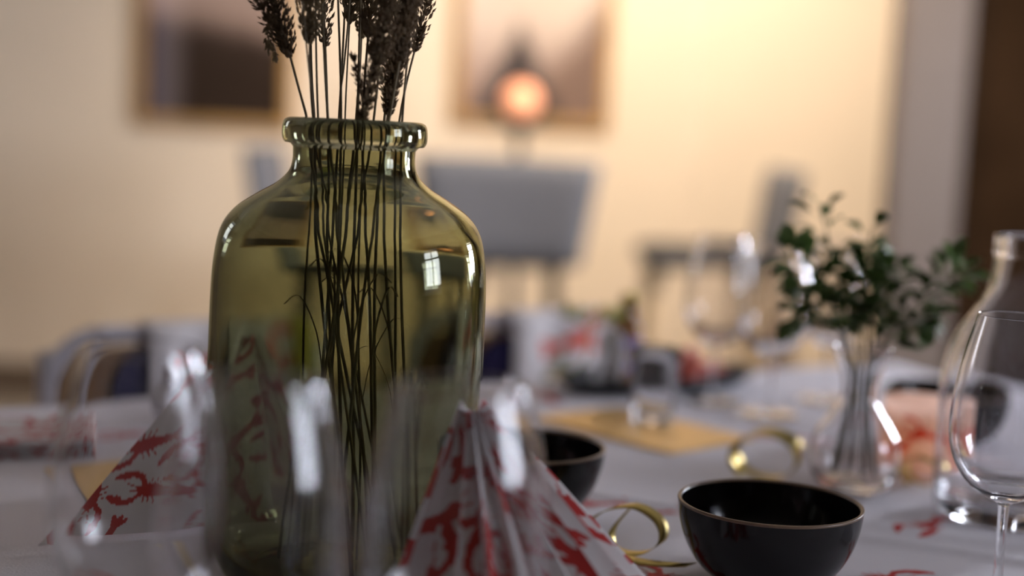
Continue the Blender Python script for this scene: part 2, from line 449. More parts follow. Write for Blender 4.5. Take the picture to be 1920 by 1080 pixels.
# ------------------------------------------------------------------ crayfish motif
def lobster_mask(x, y):
    """flat crayfish silhouette, head towards +y, about 1.5 units long"""
    def ell(cx, cy, rx, ry, a=0.0):
        c, s = math.cos(a), math.sin(a); dx, dy = x-cx, y-cy
        return ((dx*c+dy*s)/rx)**2+((-dx*s+dy*c)/ry)**2 < 1
    def cap(x0, y0, x1, y1, r):
        dx, dy = x1-x0, y1-y0; tt = np.clip(((x-x0)*dx+(y-y0)*dy)/(dx*dx+dy*dy), 0, 1)
        return (x-x0-tt*dx)**2+(y-y0-tt*dy)**2 < r*r
    m = ell(0, 0.12, 0.14, 0.27)
    m |= (y < 0.0) & (y > -0.5) & (np.abs(x) < 0.11+0.10*y)
    m |= ell(0, -0.58, 0.06, 0.13) | ell(0.10, -0.56, 0.055, 0.13, 0.5) | ell(-0.10, -0.56, 0.055, 0.13, -0.5)
    for s in (-1, 1):
        m |= cap(s*0.08, 0.25, s*0.25, 0.40, 0.045)
        m |= cap(s*0.25, 0.40, s*0.29, 0.58, 0.06)
        m |= ell(s*0.235, 0.74, 0.085, 0.21, s*0.35)
        m &= ~ell(s*0.13, 0.86, 0.03, 0.13, s*0.2)
        for k in range(3):
            m |= cap(s*0.1, 0.02+0.09*k, s*0.25, -0.07+0.11*k, 0.014)
        m |= cap(s*0.03, 0.36, s*0.09, 0.62, 0.012)
    return m
def lobster_field(u, v, lob):
    out = np.zeros(u.shape, dtype=np.float32)
    for cx, cy, a, s in lob:
        dx, dy = (u-cx)/s, (v-cy)/s
        c, sn = math.cos(a), math.sin(a)
        x, y = dx*c+dy*sn, -dx*sn+dy*c
        near = (np.abs(x) < 0.5) & (np.abs(y) < 1.1)
        if near.any():
            mm = np.zeros(u.shape, bool); mm[near] = lobster_mask(x[near], y[near])
            out[mm] = 1
    return out
def lobster_scatter(u0, u1, v0, v1, step, s, seed):
    r = random.Random(seed); L = []; row = 0
    v = v0
    while v < v1:
        u = u0+(step/2 if row % 2 else 0)
        while u < u1:
            L.append((u+r.uniform(-.12, .12)*step, v+r.uniform(-.12, .12)*step, r.uniform(0, 2*PI), s*r.uniform(.9, 1.1)))
            u += step
        v += step*0.86; row += 1
    return L

# ------------------------------------------------------------------ dining table with white cloth
EV = Vector((0.870, 0.492, 0)); NV = Vector((-0.492, 0.870, 0))   # along / across the table
E0, E1, N0, N1 = -1.15, 1.50, 0.40, 1.53
TANG = math.atan2(0.492, 0.870)
def tpt(e, n, z=TZ): p = EV*e+NV*n; return Vector((p.x, p.y, z))
def cloth_z(e, n):
    """height of the cloth above the table plane (never above it)"""
    z = -0.0012+0.0006*np.sin(e*21+3*n)+0.0006*np.sin(n*17-e*6+1)
    def bump(d, wd, h, mask): return h*np.exp(-(d/wd)**2)*mask
    sg = lambda v: 1/(1+np.exp(-np.clip(v, -40, 40)))
    z = z+bump(e-(0.788-0.72*(n-0.852)), 0.009, 0.0042, sg((n-0.56)/0.02)*sg((1.28-n)/0.02))     # pressed folds
    z = z+bump(e-(0.845-0.72*(n-0.852)), 0.016, 0.0030, sg((n-0.70)/0.02)*sg((0.90-n)/0.02))
    z = z+bump(n-1.195+0.05*e, 0.010, 0.0040, sg((0.16-e)/0.015))
    z = z+bump(n-1.03-0.04*e, 0.014, 0.0030, sg((0.16-e)/0.03))
    z = z+bump(n-0.605-0.03*(e-.8), 0.010, 0.0040, sg((e-0.58)/0.03))
    z = z+bump(n-1.22+0.02*e, 0.012, 0.0030, sg((e-1.06)/0.02)*0.8)
    z = z+bump(e-0.47-0.1*(n-1.2), 0.010, 0.0030, sg((n-1.20)/0.03))
    return z
dt = thing('dining_table', 'long wooden dining table standing under the white cloth', 'table', tpt(0, 0, 0), 0)
def tbox(e0, e1, n0, n1, z0, z1):
    v, f = box(e0, e1, n0, n1, z0, z1)
    return [tuple(EV*p[0]+NV*p[1]+Vector((0, 0, p[2]))) for p in v], f
mesh('tabletop', *tbox(E0+.01, E1-.01, N0+.01, N1-.01, TZ-0.045, TZ-0.018), MAT['wood'], dt, False)
mesh('apron', *tbox(E0+.06, E1-.06, N0+.08, N1-.08, TZ-0.13, TZ-0.045), MAT['wood'], dt, False)
for e in (E0+.08, E1-.14):
    for n in (N0+.09, N1-.15): mesh('leg', *tbox(e, e+.06, n, n+.06, 0, TZ-0.13), MAT['wood'], dt, False)
ne, nn = 520, 260
drop = 0.20
ee, nnn = np.meshgrid(np.linspace(E0-drop, E1+drop, ne+1), np.linspace(N0-drop, N1+drop, nn+1))
de = np.maximum(np.maximum(E0-ee, ee-E1), 0); dn = np.maximum(np.maximum(N0-nnn, nnn-N1), 0)
hang = np.maximum(de, dn)
ce = np.clip(ee, E0, E1)+np.sign(ee-0.2)*np.where(de > 0, 0.012+0.006*np.sin(nnn*30), 0)
cn = np.clip(nnn, N0, N1)+np.sign(nnn-0.9)*np.where(dn > 0, 0.012+0.006*np.sin(ee*28), 0)
cz = TZ+cloth_z(ee, nnn)-np.where(hang > 0, hang, 0)
pts = np.stack([EV.x*ce+NV.x*cn, EV.y*ce+NV.y*cn, cz], -1).reshape(-1, 3)
tcl = mesh('tablecloth', pts, grid(ne, nn), MAT['cloth'])
tag(tcl, 'white tablecloth with pressed folds and scattered red crayfish prints', 'tablecloth')
def cloth_print(x, y, a, s):
    n1, n2 = 60, 96
    X, Y = np.meshgrid(np.linspace(-.5, .5, n1+1), np.linspace(-.75, 1.0, n2+1))
    xc = (X[:-1, :-1]+X[1:, 1:])/2; yc = (Y[:-1, :-1]+Y[1:, 1:])/2
    mk = lobster_mask(xc, yc)
    wx = x+s*(X*math.cos(a)-Y*math.sin(a)); wy = y+s*(X*math.sin(a)+Y*math.cos(a))
    e_ = wx*EV.x+wy*EV.y; n_ = wx*NV.x+wy*NV.y
    P = np.stack([wx, wy, TZ+cloth_z(e_, n_)+0.0004], -1).reshape(-1, 3)
    F = [f for f, k in zip(grid(n1, n2), mk.reshape(-1)) if k]
    used = sorted({i for f in F for i in f}); mp = {k: i for i, k in enumerate(used)}
    mesh('crayfish_print', P[used], [tuple(mp[i] for i in f) for f in F], MAT['print_red'], tcl)
for x, y, a, s in ((0.075, 1.185, 1.75, 0.05), (0.155, 1.175, -1.3, 0.05), (0.125, 0.985, 0.9, 0.055), (0.275, 1.012, -1.4, 0.055),
                   (0.02, 1.335, 2.2, 0.05), (-0.08, 1.62, 1.4, 0.055), (0.05, 1.66, 0.3, 0.05), (0.31, 1.50, 1.2, 0.05), (0.36, 1.17, 2.5, 0.05),
                   (0.23, 1.12, 0.5, 0.04), (-0.24, 0.86, 1.0, 0.05), (-0.36, 1.36, 2.0, 0.05), (0.44, 1.02, 1.5, 0.05), (0.42, 1.62, 1.8, 0.05)):
    cloth_print(x, y, a, s)

# ------------------------------------------------------------------ chairs pushed up behind the table, with printed bibs
def rrect(w, h, r, n=8, zb=0):
    """open rounded frame path: up the left side, over the top, down the right"""
    P = [(-w/2, 0, zb)]
    for k in range(n+1):
        a = PI-PI/2*k/n; P.append((-w/2+r+r*math.cos(a), 0, h-r+r*math.sin(a)))
    for k in range(n+1):
        a = PI/2-PI/2*k/n; P.append((w/2-r+r*math.cos(a), 0, h-r+r*math.sin(a)))
    P.append((w/2, 0, zb)); return P
def table_chair(x, y, label, biblabel, seed):
    t = thing('dining_chair', label, 'chair', (x, y, 0), TANG+PI, 'chairs along the far side of the table')
    W, top = 0.34, 0.785
    mesh('back_frame', *tube(crom(rrect(W, top, 0.07, 8, 0.0), 2), 0.013, 10), MAT['whiteplast'], t)
    def panel(w0, th, z0, z1, yy, mat, nm):
        r = 0.05; prof = [(-w0/2, z0)]+[(-w0/2+r+r*math.cos(PI-PI/2*k/8), z1-r+r*math.sin(PI-PI/2*k/8)) for k in range(9)]
        prof += [(w0/2-r+r*math.cos(PI/2-PI/2*k/8), z1-r+r*math.sin(PI/2-PI/2*k/8)) for k in range(9)]+[(w0/2, z0)]
        n = len(prof); V = [(a, yy-th/2, b) for a, b in prof]+[(a, yy+th/2, b) for a, b in prof]
        F = [tuple(range(n)), tuple(range(2*n-1, n-1, -1))]+[(k, (k+1) % n, (k+1) % n+n, k+n)[::-1] for k in range(n)]
        mesh(nm, V, F, mat, t, False)
    panel(W-0.034, 0.012, 0.50, top-0.018, 0, MAT['brownwood'], 'back_panel')
    panel(W-0.135, 0.022, 0.52, top-0.022, 0.014, MAT['navy'], 'back_cushion')
    V, F = rounded_panel(0.36, 0.34, 0.36, 0.045, 0.0)
    mesh('seat', *xf((V, F), (0, -0.005, 0.45), Matrix.Rotation(-PI/2, 3, 'X')), MAT['navy'], t)
    for sx in (-1, 1):
        mesh('leg', *tube([(sx*0.15, 0.33, 0.44), (sx*0.165, 0.36, 0.0)], 0.012, 10), MAT['whiteplast'], t)
        mesh('seat_rail', *tube([(sx*0.16, 0.0, 0.435), (sx*0.16, 0.34, 0.435)], 0.01, 8), MAT['whiteplast'], t)
    # bib laid over the back: one sheet, front and rear fall joined over the top tube
    bw = 0.205
    prof = [(0.034+0.004*math.sin(k*0.8), top-0.24+0.235*k/12) for k in range(13)]
    prof += [(0.034*math.cos(a)-0.0, top-0.003+0.019*math.sin(a)) for a in np.linspace(0.2, PI-0.2, 9)]
    prof += [(-0.036-0.003*math.sin(k), top-0.01-0.12*k/8) for k in range(9)]
    pr = np.array(prof); seg = np.r_[0, np.cumsum(np.hypot(*np.diff(pr, axis=0).T))]
    S = np.linspace(0, seg[-1], 161); py = np.interp(S, seg, pr[:, 0]); pz = np.interp(S, seg, pr[:, 1])
    nu = 96
    U = np.linspace(-bw/2, bw/2, nu+1)
    uu, ss = np.meshgrid(U, S)
    Y = np.repeat(py[:, None], nu+1, 1)+0.0025*np.sin(uu*70+ss*9); Z = np.repeat(pz[:, None], nu+1, 1)
    tops = 0.235
    lob = [(0.0, tops-0.020, 1.35, 0.085), (0.06, 0.06, 0.3, 0.06), (-0.06, 0.12, 2.4, 0.06), (0.0, tops+0.10, 0.4, 0.06)]
    pm = lobster_field(uu, ss, lob).reshape(-1)
    gr = np.zeros(uu.shape)
    for k in range(9):
        u0 = 0.02+0.004*k; s0 = tops-0.045-0.006*k
        gr = np.maximum(gr, ((np.abs(uu-u0) < 0.004+0.001*(k % 3)) & (np.abs(ss-s0) < 0.006)).astype(float))
    ye = ((uu < -bw/2+0.035) & (ss > tops-0.05) & (ss < tops+0.05)).astype(float)
    b = mesh('printed_bib', np.stack([uu, Y, Z], -1).reshape(-1, 3), grid(nu, 160), MAT['bib'], None, True,
             {'print': pm, 'green': gr.reshape(-1), 'yellow': ye.reshape(-1)})
    tag(b, biblabel, 'bib', 'printed bibs over the chair backs')
    m = b.modifiers.new('cloth_thickness', 'SOLIDIFY'); m.thickness = 0.0012
    b.matrix_world = Matrix.Translation((x, y, 0)) @ Matrix.Rotation(TANG+PI, 4, 'Z') @ Matrix.Translation((-0.05, 0, 0))
    return t
table_chair(-0.415, 1.80, 'white framed chair with brown back panel beyond the lying printed napkin', 'white bib with red crayfish over the chair beyond the lying printed napkin', 1)
table_chair(0.035, 2.09, 'white framed chair with brown back panel beyond the black platter', 'white bib with red crayfish over the chair beyond the black platter', 2)

# ------------------------------------------------------------------ big olive glass vase
VX, VY, VS = -0.108, 0.94, 1.035
vz = thing('glass_vase', 'large olive green glass vase with a wide lip holding dried grass', 'vase', (VX, VY, TZ))
outer = [(0.0, 0.0035), (0.05, 0.002), (0.066, 0.0008), (0.0765, 0.004), (0.0845, 0.016), (0.0885, 0.036), (0.0905, 0.075), (0.0908, 0.13), (0.0905, 0.185),
         (0.0892, 0.212), (0.0852, 0.232), (0.0765, 0.2445), (0.062, 0.2545), (0.0500, 0.2615), (0.0425, 0.2690), (0.0402, 0.2765), (0.0402, 0.2845)]
outer = smooth_prof(outer, 5)
lip = smooth_prof([(0.0402, 0.2845), (0.0425, 0.2868), (0.0455, 0.2872), (0.0474, 0.2905), (0.0476, 0.2960), (0.0466, 0.3005), (0.0440, 0.3025), (0.0395, 0.3028), (0.0362, 0.3005), (0.0350, 0.295), (0.0355, 0.2845)], 5)
inner = [(0.0355, 0.2845), (0.0357, 0.2765), (0.0383, 0.2660), (0.0465, 0.2572), (0.059, 0.2495), (0.0725, 0.2395), (0.0810, 0.2280), (0.0850, 0.210), (0.0862, 0.185), (0.0864, 0.13), (0.0862, 0.075), (0.0843, 0.038), (0.0795, 0.021), (0.069, 0.012), (0.05, 0.0095), (0.0, 0.0095)]
inner = smooth_prof(inner, 5)
wobv = lambda a, z: 0.004*math.sin(2*a+9*z)+0.003*math.sin(3*a-21*z)
body = merge(lathe(outer, 96, wob=wobv), lathe(inner, 96, wob=wobv))
body = xf(body, scale=(1, 1, VS)); mesh('body', *body, MAT['olive'], vz)
mesh('lip', *xf(lathe(lip, 96, wob=wobv), scale=(1, 1, VS)), MAT['olive'], vz)

# ------------------------------------------------------------------ dried grass in the vase
def seed_head(path, r0, n, spread, seed, pale=0.2):
    """panicle: spikelets on short branches along the path"""
    r = random.Random(seed); P = crom(path, 8); V, F = [], []
    for k in range(n):
        s = r.random(); i = min(int(s*(len(P)-1)), len(P)-2)
        base = P[i].lerp(P[i+1], r.random()); tng = (P[i+1]-P[i]).normalized()
        env = math.sin(PI*min(max(0.12+0.85*s, 0.05), 0.97))
        a = r.uniform(0, 2*PI)
        side = tng.cross(Vector((math.cos(a), math.sin(a), 0.3))).normalized()
        rr = r0*env*r.uniform(0.15, 1.0)
        c = base+side*rr+tng*rr*spread
        d = (tng*1.0+side*r.uniform(0.2, 0.9)).normalized()
        ln = r.uniform(0.0028, 0.0052); wd = ln*0.22
        u = d.orthogonal().normalized(); v2 = d.cross(u); q0 = len(V)
        V += [tuple(c-d*ln*0.5), tuple(c+u*wd), tuple(c+v2*wd), tuple(c-u*wd), tuple(c-v2*wd), tuple(c+d*ln*0.7)]
        for e1, e2 in ((1, 2), (2, 3), (3, 4), (4, 1)):
            F.append((q0, q0+e2, q0+e1)); F.append((q0+5, q0+e1, q0+e2))
        if k % 3 == 0:                                  # the fine branch that carries it
            bv, bf = tube([base, base.lerp(c, 0.6)+tng*0.001, c], [0.00035, 0.0003, 0.0002], 3, False)
            q0 = len(V); V += bv; F += [tuple(j+q0 for j in f) for f in bf]
    return V, F
GRASS = [  # (bottom x,y) (rim x,y) (top x,z, y) head (from z, radius, count, pale) label
 ((0.030, 0.02), (-0.0335, -0.004), [(-0.0440, 0.345), (-0.058, 0.386), (-0.078, 0.44)], (0.340, 0.011, 420, 0), 'dried grass stalk leaning farthest out with a drooping brown plume'),
 ((0.012, -0.030), (-0.0310, 0.012), [(-0.0335, 0.34), (-0.0370, 0.40), (-0.040, 0.47)], (0.43, 0.006, 120, 0), 'straight thick dried stalk next to the farthest leaning plume'),
 ((0.036, 0.03), (-0.0265, -0.012), [(-0.0290, 0.335), (-0.0285, 0.37), (-0.026, 0.42)], (0.347, 0.0105, 420, 1), 'dried grass stalk with a dense grey brown plume'),
 ((-0.010, 0.03), (-0.0190, 0.010), [(-0.0235, 0.345), (-0.0270, 0.385), (-0.030, 0.43)], (0.35, 0.008, 160, 0), 'thin dried stalk splitting into fine branches under the dense plume'),
 ((0.02, 0.0), (-0.0170, -0.006), [(-0.0205, 0.34), (-0.0235, 0.385), (-0.027, 0.44)], (0.39, 0.007, 150, 0), 'thin reddish dried stalk with a small plume'),
 ((0.0, -0.02), (-0.0095, 0.004), [(-0.0110, 0.33), (-0.0150, 0.37), (-0.019, 0.44)], (0.405, 0.006, 130, 0), 'forked dried stalk rising in the middle of the bunch'),
 ((-0.018, 0.01), (-0.0085, 0.014), [(-0.0098, 0.33), (-0.0095, 0.37), (-0.0105, 0.43)], (0.36, 0.0095, 260, 1), 'dried stalk with a soft blurred plume behind the forked stalk'),
 ((-0.03, 0.035), (-0.0020, 0.022), [(-0.0025, 0.33), (-0.0030, 0.37), (-0.006, 0.43)], (0.358, 0.008, 220, 1), 'pale dried stalk with a loose plume at the back of the bunch'),
 ((0.030, -0.012), (0.0020, 0.016), [(0.0025, 0.33), (0.0030, 0.37), (0.007, 0.43)], (0.352, 0.0085, 260, 0), 'pale thick dried stalk carrying a narrow plume'),
 ((-0.025, -0.03), (0.0045, -0.020), [(0.0125, 0.325), (0.0210, 0.358), (0.035, 0.42)], (0.298, 0.0085, 420, 0), 'dried grass stalk with a spiky plume starting at the lip of the vase'),
 ((0.042, -0.01), (0.0190, -0.006), [(0.0270, 0.335), (0.0315, 0.365), (0.0385, 0.43)], (0.306, 0.0080, 620, 0), 'dried grass stalk with the thickest dark brown plume'),
 ((0.015, 0.045), (0.0165, 0.014), [(0.0190, 0.33), (0.0225, 0.36), (0.026, 0.42)], (0.315, 0.0075, 300, 1), 'dried stalk with a pale green brown plume beside the thickest plume'),
 ((0.036, 0.016), (0.0260, 0.006), [(0.0330, 0.335), (0.0400, 0.362), (0.047, 0.40)], (0.345, 0.0065, 200, 0), 'dried stalk bending outward past the thickest plume'),
 ((-0.04, 0.0), (0.0115, 0.004), [(0.0135, 0.33), (0.0150, 0.37), (0.018, 0.44)], (0.40, 0.006, 120, 0), 'plain thin dried stalk between the spiky and the thickest plume'),
 ((0.05, 0.02), (0.0300, -0.002), [(0.0320, 0.33), (0.0350, 0.37), (0.040, 0.44)], (0.40, 0.006, 120, 0), 'thin reddish dried stalk leaning on the lip of the vase'),
 ((-0.036, 0.02), (-0.0230, -0.018), [(-0.0260, 0.32), (-0.0300, 0.36), (-0.036, 0.43)], (0.37, 0.007, 160, 1), 'pale thin dried stalk crossing the dense plume'),
 ((-0.02, -0.015), (-0.0135, 0.020), [(-0.0140, 0.33), (-0.0150, 0.37), (-0.016, 0.44)], (0.41, 0.006, 100, 1), 'faint pale dried stalk at the back behind the forked stalk'),
 ((0.024, -0.03), (-0.0245, 0.000), [(-0.0265, 0.33), (-0.0285, 0.37), (-0.031, 0.44)], (0.40, 0.006, 100, 0), 'dried stalk running close along the straight thick stalk'),
 ((0.01, 0.015), (0.0070, -0.012), [(0.0105, 0.33), (0.0170, 0.37), (0.026, 0.43)], (0.335, 0.007, 220, 1), 'dried stalk with a loose pale plume in front of the spiky plume'),
 ((-0.008, -0.012), (0.0225, -0.016), [(0.0290, 0.335), (0.0345, 0.37), (0.041, 0.43)], (0.335, 0.009, 380, 0), 'dried stalk with a dark plume overlapping the thickest plume'),
 ((0.004, 0.038), (0.0010, 0.008), [(-0.0005, 0.33), (-0.0015, 0.37), (-0.002, 0.44)], (0.41, 0.006, 100, 0), 'slender upright dried stalk in the very middle of the bunch'),
]
ZL = np.linspace(0.0115, 0.486, 110)
paths, radii, tops = [], [], []
for k, (b0, rm, tp, hd, lab) in enumerate(GRASS):
    r = random.Random(100+k); y0 = rm[1]; tp = [(x, z*VS) for x, z in tp]
    pl = [Vector((b0[0], b0[1], 0.0115)), Vector((b0[0]*0.75+rm[0]*0.25+r.uniform(-.004, .004), b0[1]*0.75+y0*0.25, 0.09)),
          Vector((b0[0]*0.35+rm[0]*0.65+r.uniform(-.003, .003), b0[1]*0.35+y0*0.65, 0.19)), Vector((rm[0], y0, 0.298*VS))]
    pl += [Vector((x, y0*(1+0.6*i), z)) for i, (x, z) in enumerate(tp, 1)]
    P = np.array([tuple(p) for p in crom(pl, 9)])
    paths.append(np.stack([np.interp(ZL, P[:, 2], P[:, 0]), np.interp(ZL, P[:, 2], P[:, 1])], -1)); tops.append(P[-1, 2]); radii.append(r.uniform(0.0010, 0.0016))
paths = np.array(paths); radii = np.array(radii)
lim = np.interp(ZL, [0.0115, 0.03, 0.22, 0.25, 0.27, 0.285, 0.315, 0.33], [0.062, 0.076, 0.080, 0.055, 0.036, 0.0325, 0.0325, 0.2])
need = radii[:, None]+radii[None, :]+0.0009
for it in range(160):
    for L_ in range(len(ZL)):
        p = paths[:, L_]; d = p[:, None]-p[None]; ds = np.sqrt((d**2).sum(-1))+1e-9
        over = np.maximum(need-ds, 0)*(1-np.eye(len(p)))
        p += (d/ds[..., None]*(over*0.5)[..., None]).sum(1)*0.8
        rr = np.sqrt((p**2).sum(1)); mx = lim[L_]-radii
        p *= np.where(rr > mx, mx/np.maximum(rr, 1e-9), 1)[:, None]
    if it < 135: paths[:, 1:-1] = paths[:, 1:-1]*0.7+0.15*(paths[:, :-2]+paths[:, 2:])
STEMS = []; radii = [float(q) for q in radii]
def clear_of(V, F, trees):
    from mathutils.bvhtree import BVHTree
    t_ = BVHTree.FromPolygons([tuple(v) for v in V], [tuple(f) for f in F])
    return not any(t_.overlap(q) for q in trees), t_
from mathutils.bvhtree import BVHTree
for k in range(len(GRASS)):
    n_ = int(np.searchsorted(ZL, tops[k]))
    W = [Vector((float(paths[k, i, 0]), float(paths[k, i, 1]), float(ZL[i]))) for i in range(0, n_, 2)]
    STEMS.append(W)
STEMTREES = [BVHTree.FromPolygons([Vector(v) for v in tube(W, [radii[k]*(1-0.55*i/len(W)) for i in range(len(W))], 6)[0]], tube(W, 0.001, 6)[1]) for k, W in enumerate(STEMS)]
BLADES = []
for k, (b0, rm, tp, hd, lab) in enumerate(GRASS):
    r = random.Random(900+k)
    O = STEMS[k][0].copy(); hd = (hd[0]*VS, *hd[1:])
    t = thing('dried_grass_stalk', lab, 'dried grass', (VX+O.x, VY+O.y, TZ+O.z), 0, 'dried grass stalks in the vase')
    C = [p-O for p in STEMS[k]]; rad0 = radii[k]
    mesh('stem', *tube(C, [rad0*(1-0.55*i/len(C)) for i in range(len(C))], 6), MAT['straw'], t)
    # head from height hd[0] up
    hp = [p for p in C if p.z+O.z >= hd[0]-0.004][::3]
    if len(hp) > 1:
        h = mesh('seed_head', *seed_head(hp, hd[1], int(hd[2]*1.7), 0.9, 300+k), MAT['seedpale' if hd[3] else 'seed'], t, False); h['kind'] = 'stuff'
    # a dry narrow leaf blade low on every second stalk
    if k % 2 == 0:
        for tr in range(80):                               # turned until it passes clear of the other stalks
            i = int(len(C)*r.uniform(0.18, 0.42)); a = r.uniform(0, 2*PI); d = Vector((math.cos(a), math.sin(a), 0))
            bl = crom([C[i], C[i]+d*0.006+Vector((0, 0, 0.03)), C[i]+d*0.02+Vector((0, 0, 0.055)), C[i]+d*0.032+Vector((0, 0, 0.05))], 5)
            bv_, bf_ = strip(bl, lambda i: (-d.y, d.x, 0.1), 0.0016, 0.0002)
            far = max(math.hypot(p.x+O.x, p.y+O.y) for p in bl)
            ok, tree = clear_of([Vector(v)+O for v in bv_], bf_, [q for j, q in enumerate(STEMTREES) if j != k]+BLADES)
            if ok and far < 0.078: break
        BLADES.append(tree); mesh('leaf_blade', bv_, bf_, MAT['straw'], t)
    if k == 0:
        i = next(j for j, p in enumerate(C) if p.z+O.z > 0.345); br = crom([C[i], C[i]+Vector((-.007, -.002, .012)), C[i]+Vector((-.021, -.004, .034)), C[i]+Vector((-.040, -.006, .062))], 5)
        mesh('side_plume', *seed_head([br[0], br[5], br[10], br[-1]], 0.0055, 260, 0.9, 55), MAT['seed'], t, False)['kind'] = 'stuff'
        mesh('side_branch', *tube(br, 0.0006, 5), MAT['straw'], t)
        br = crom([C[i+3], C[i+3]+Vector((-.006, 0, -.004)), C[i+3]+Vector((-.006, -.004, -.016)), C[i+3]+Vector((-.001, -.006, -.028))], 5)
        mesh('side_plume', *seed_head([br[0], br[5], br[10], br[-1]], 0.005, 110, 0.3, 56), MAT['seedpale'], t, False)['kind'] = 'stuff'
    if k == 5:
        i = next(j for j, p in enumerate(C) if p.z+O.z > 0.33)
        br = [C[i], C[i]+Vector((0.0015, 0, .015)), C[i]+Vector((0.0035, 0, .05)), C[i]+Vector((0.004, 0, .10))]
        mesh('side_branch', *tube(crom(br, 5), 0.0007, 5), MAT['straw'], t)
    if k in (9, 10, 11):                                 # loose outer branchlets of the big panicles
        for j in range(4):
            i = next((jj for jj, p in enumerate(C) if p.z+O.z > hd[0]+0.012*j), len(C)-3)
            sgn = 1 if (j+k) % 2 else -1
            br = [C[i], C[i]+Vector((sgn*.003, -.002, .008)), C[i]+Vector((sgn*.007, -.003, .02)), C[i]+Vector((sgn*.010, -.003, .03))]
            mesh('side_plume', *seed_head(br, 0.0032, 70, 0.9, 70+10*k+j), MAT['seed' if j % 2 else 'seedpale'], t, False)['kind'] = 'stuff'

# ------------------------------------------------------------------ pleated crayfish napkins
def pleated_napkin(loc, rotz, label, n=11, H=0.147, L0=0.016, phi0=-1.9, phi1=1.9, bc=(0.03, 0.0), rb=0.088, amp=0.016, flap=True, seed=1, sc=0.040, rx=1.0, step=0.056):
    """paper napkin folded into an accordion and spread as a cone: tips gathered at the top, pleats opening downwards"""
    t = thing('pleated_napkin', label, 'napkin', loc, rotz, 'pleated crayfish napkins on the table')
    folds = []
    N = 2*n
    for k in range(N+1):
        ph = phi0+(phi1-phi0)*k/N; s = 1 if k % 2 == 0 else -1
        topr = 0.006+0.0035*s
        top = Vector((topr*math.cos(ph), topr*math.sin(ph), H-(0.004 if s < 0 else 0)-0.006*abs(math.sin(k*1.7))))
        br = rb+amp*s
        bot = Vector((bc[0]+br*math.cos(ph)*rx, bc[1]+br*math.sin(ph), 0.0))
        folds.append((top, bot))
    u_acc = 0.0; V = []; F = []; UU = []; VV = []
    nv, nu = 130, 14
    for k in range(N):
        (t0, b0), (t1, b1) = folds[k], folds[k+1]
        wtop, wbot = (t1-t0).length, (b1-b0).length
        q0 = len(V)
        for j in range(nv+1):
            s = j/nv; A = t0.lerp(b0, s); B = t1.lerp(b1, s); wd = wtop+(wbot-wtop)*s
            ln = (t0-b0).length
            for i in range(nu+1):
                f = i/nu
                V.append(tuple(A.lerp(B, f))); UU.append(u_acc+wbot*0.5+(f-0.5)*wd); VV.append(s*ln)
        F += [tuple(a+q0 for a in f) for f in grid(nu, nv)]
        u_acc += wbot
    UU, VV = np.array(UU), np.array(VV)
    pm = lobster_field(UU, VV, lobster_scatter(-.02, u_acc+.02, 0.0, 0.24, step, sc, seed))
    mesh('pleats', V, F, MAT['napkin'], t, False, {'print': pm})
    if flap:                                             # the smooth turned-over corner that props it up
        nn_ = 110; V = []; UU = []; VV = []
        A, B, Cc = flap
        A, B, Cc = Vector(A), Vector(B), Vector(Cc)
        for j in range(nn_+1):
            s = j/nn_; L_, R_ = A.lerp(B, s), A.lerp(Cc, s)
            for i in range(nn_+1):
                p = L_.lerp(R_, i/nn_); V.append(tuple(p)); UU.append((i/nn_-0.5)*(B-Cc).length*s); VV.append(s*(A-(B+Cc)/2).length)
        UU, VV = np.array(UU), np.array(VV)
        pm = lobster_field(UU, VV, lobster_scatter(-.2, .2, 0.0, 0.26, 0.054, 0.040, seed+5))
        mesh('prop_flap', V, grid(nn_, nn_), MAT['napkin'], t, False, {'print': pm})
    return t
# in front of the vase, pleats towards the camera
pleated_napkin((-0.018, 0.842, TZ), 0, 'white pleated napkin with red crayfish standing before the vase beside the black bowls',
               n=12, H=0.149, phi0=-PI*0.98, phi1=PI*0.30, bc=(0.045, -0.005), rb=0.090, amp=0.012, flap=None, seed=3, sc=0.056, step=0.070, rx=1.05)
# behind the vase, smooth prop flap towards the camera
pleated_napkin((-0.215, 1.115, TZ+0.0022), 0, 'white crayfish napkin with a smooth triangular flap on the gold mat behind the vase',
               n=9, H=0.142, phi0=-0.25, phi1=PI*1.0, bc=(0.01, 0.02), rb=0.08, amp=0.010,
               flap=((0.004, -0.002, 0.140), (-0.112, -0.135, 0.001), (0.045, -0.066, 0.001)), seed=8)

# napkin lying folded on the cloth
t = thing('folded_napkin', 'folded napkin with red crayfish print lying flat on the cloth', 'napkin', (-0.475, 1.292, TZ), 0.30)
for k in range(5):
    nu_, nv_ = 84, 64; wx, wy = 0.17-0.002*k, 0.125-0.0015*k
    uu, vv = np.meshgrid(np.linspace(-wx/2, wx/2, nu_+1), np.linspace(-wy/2, wy/2, nv_+1))
    ed = np.minimum(1, np.minimum(wx/2-np.abs(uu), wy/2-np.abs(vv))/0.012)
    zt = 0.0032*k+0.0006+0.0026*np.sqrt(np.maximum(ed, 0))+0.0006*np.sin(uu*50+k)
    pm = lobster_field(uu, vv, lobster_scatter(-.1, .1, -.08, .08, 0.038, 0.03, 20+k)).reshape(-1)
    V = np.stack([uu, vv, zt], -1).reshape(-1, 3)
    V2 = np.stack([uu, vv, np.full(uu.shape, 0.0032*k+0.0003)], -1).reshape(-1, 3)
    n_ = len(V); g = grid(nu_, nv_)
    mesh('napkin_layer', np.vstack([V, V2]), g+[tuple(a+n_ for a in f[::-1]) for f in g], MAT['napkin'], t, True, {'print': np.r_[pm, pm*0]})

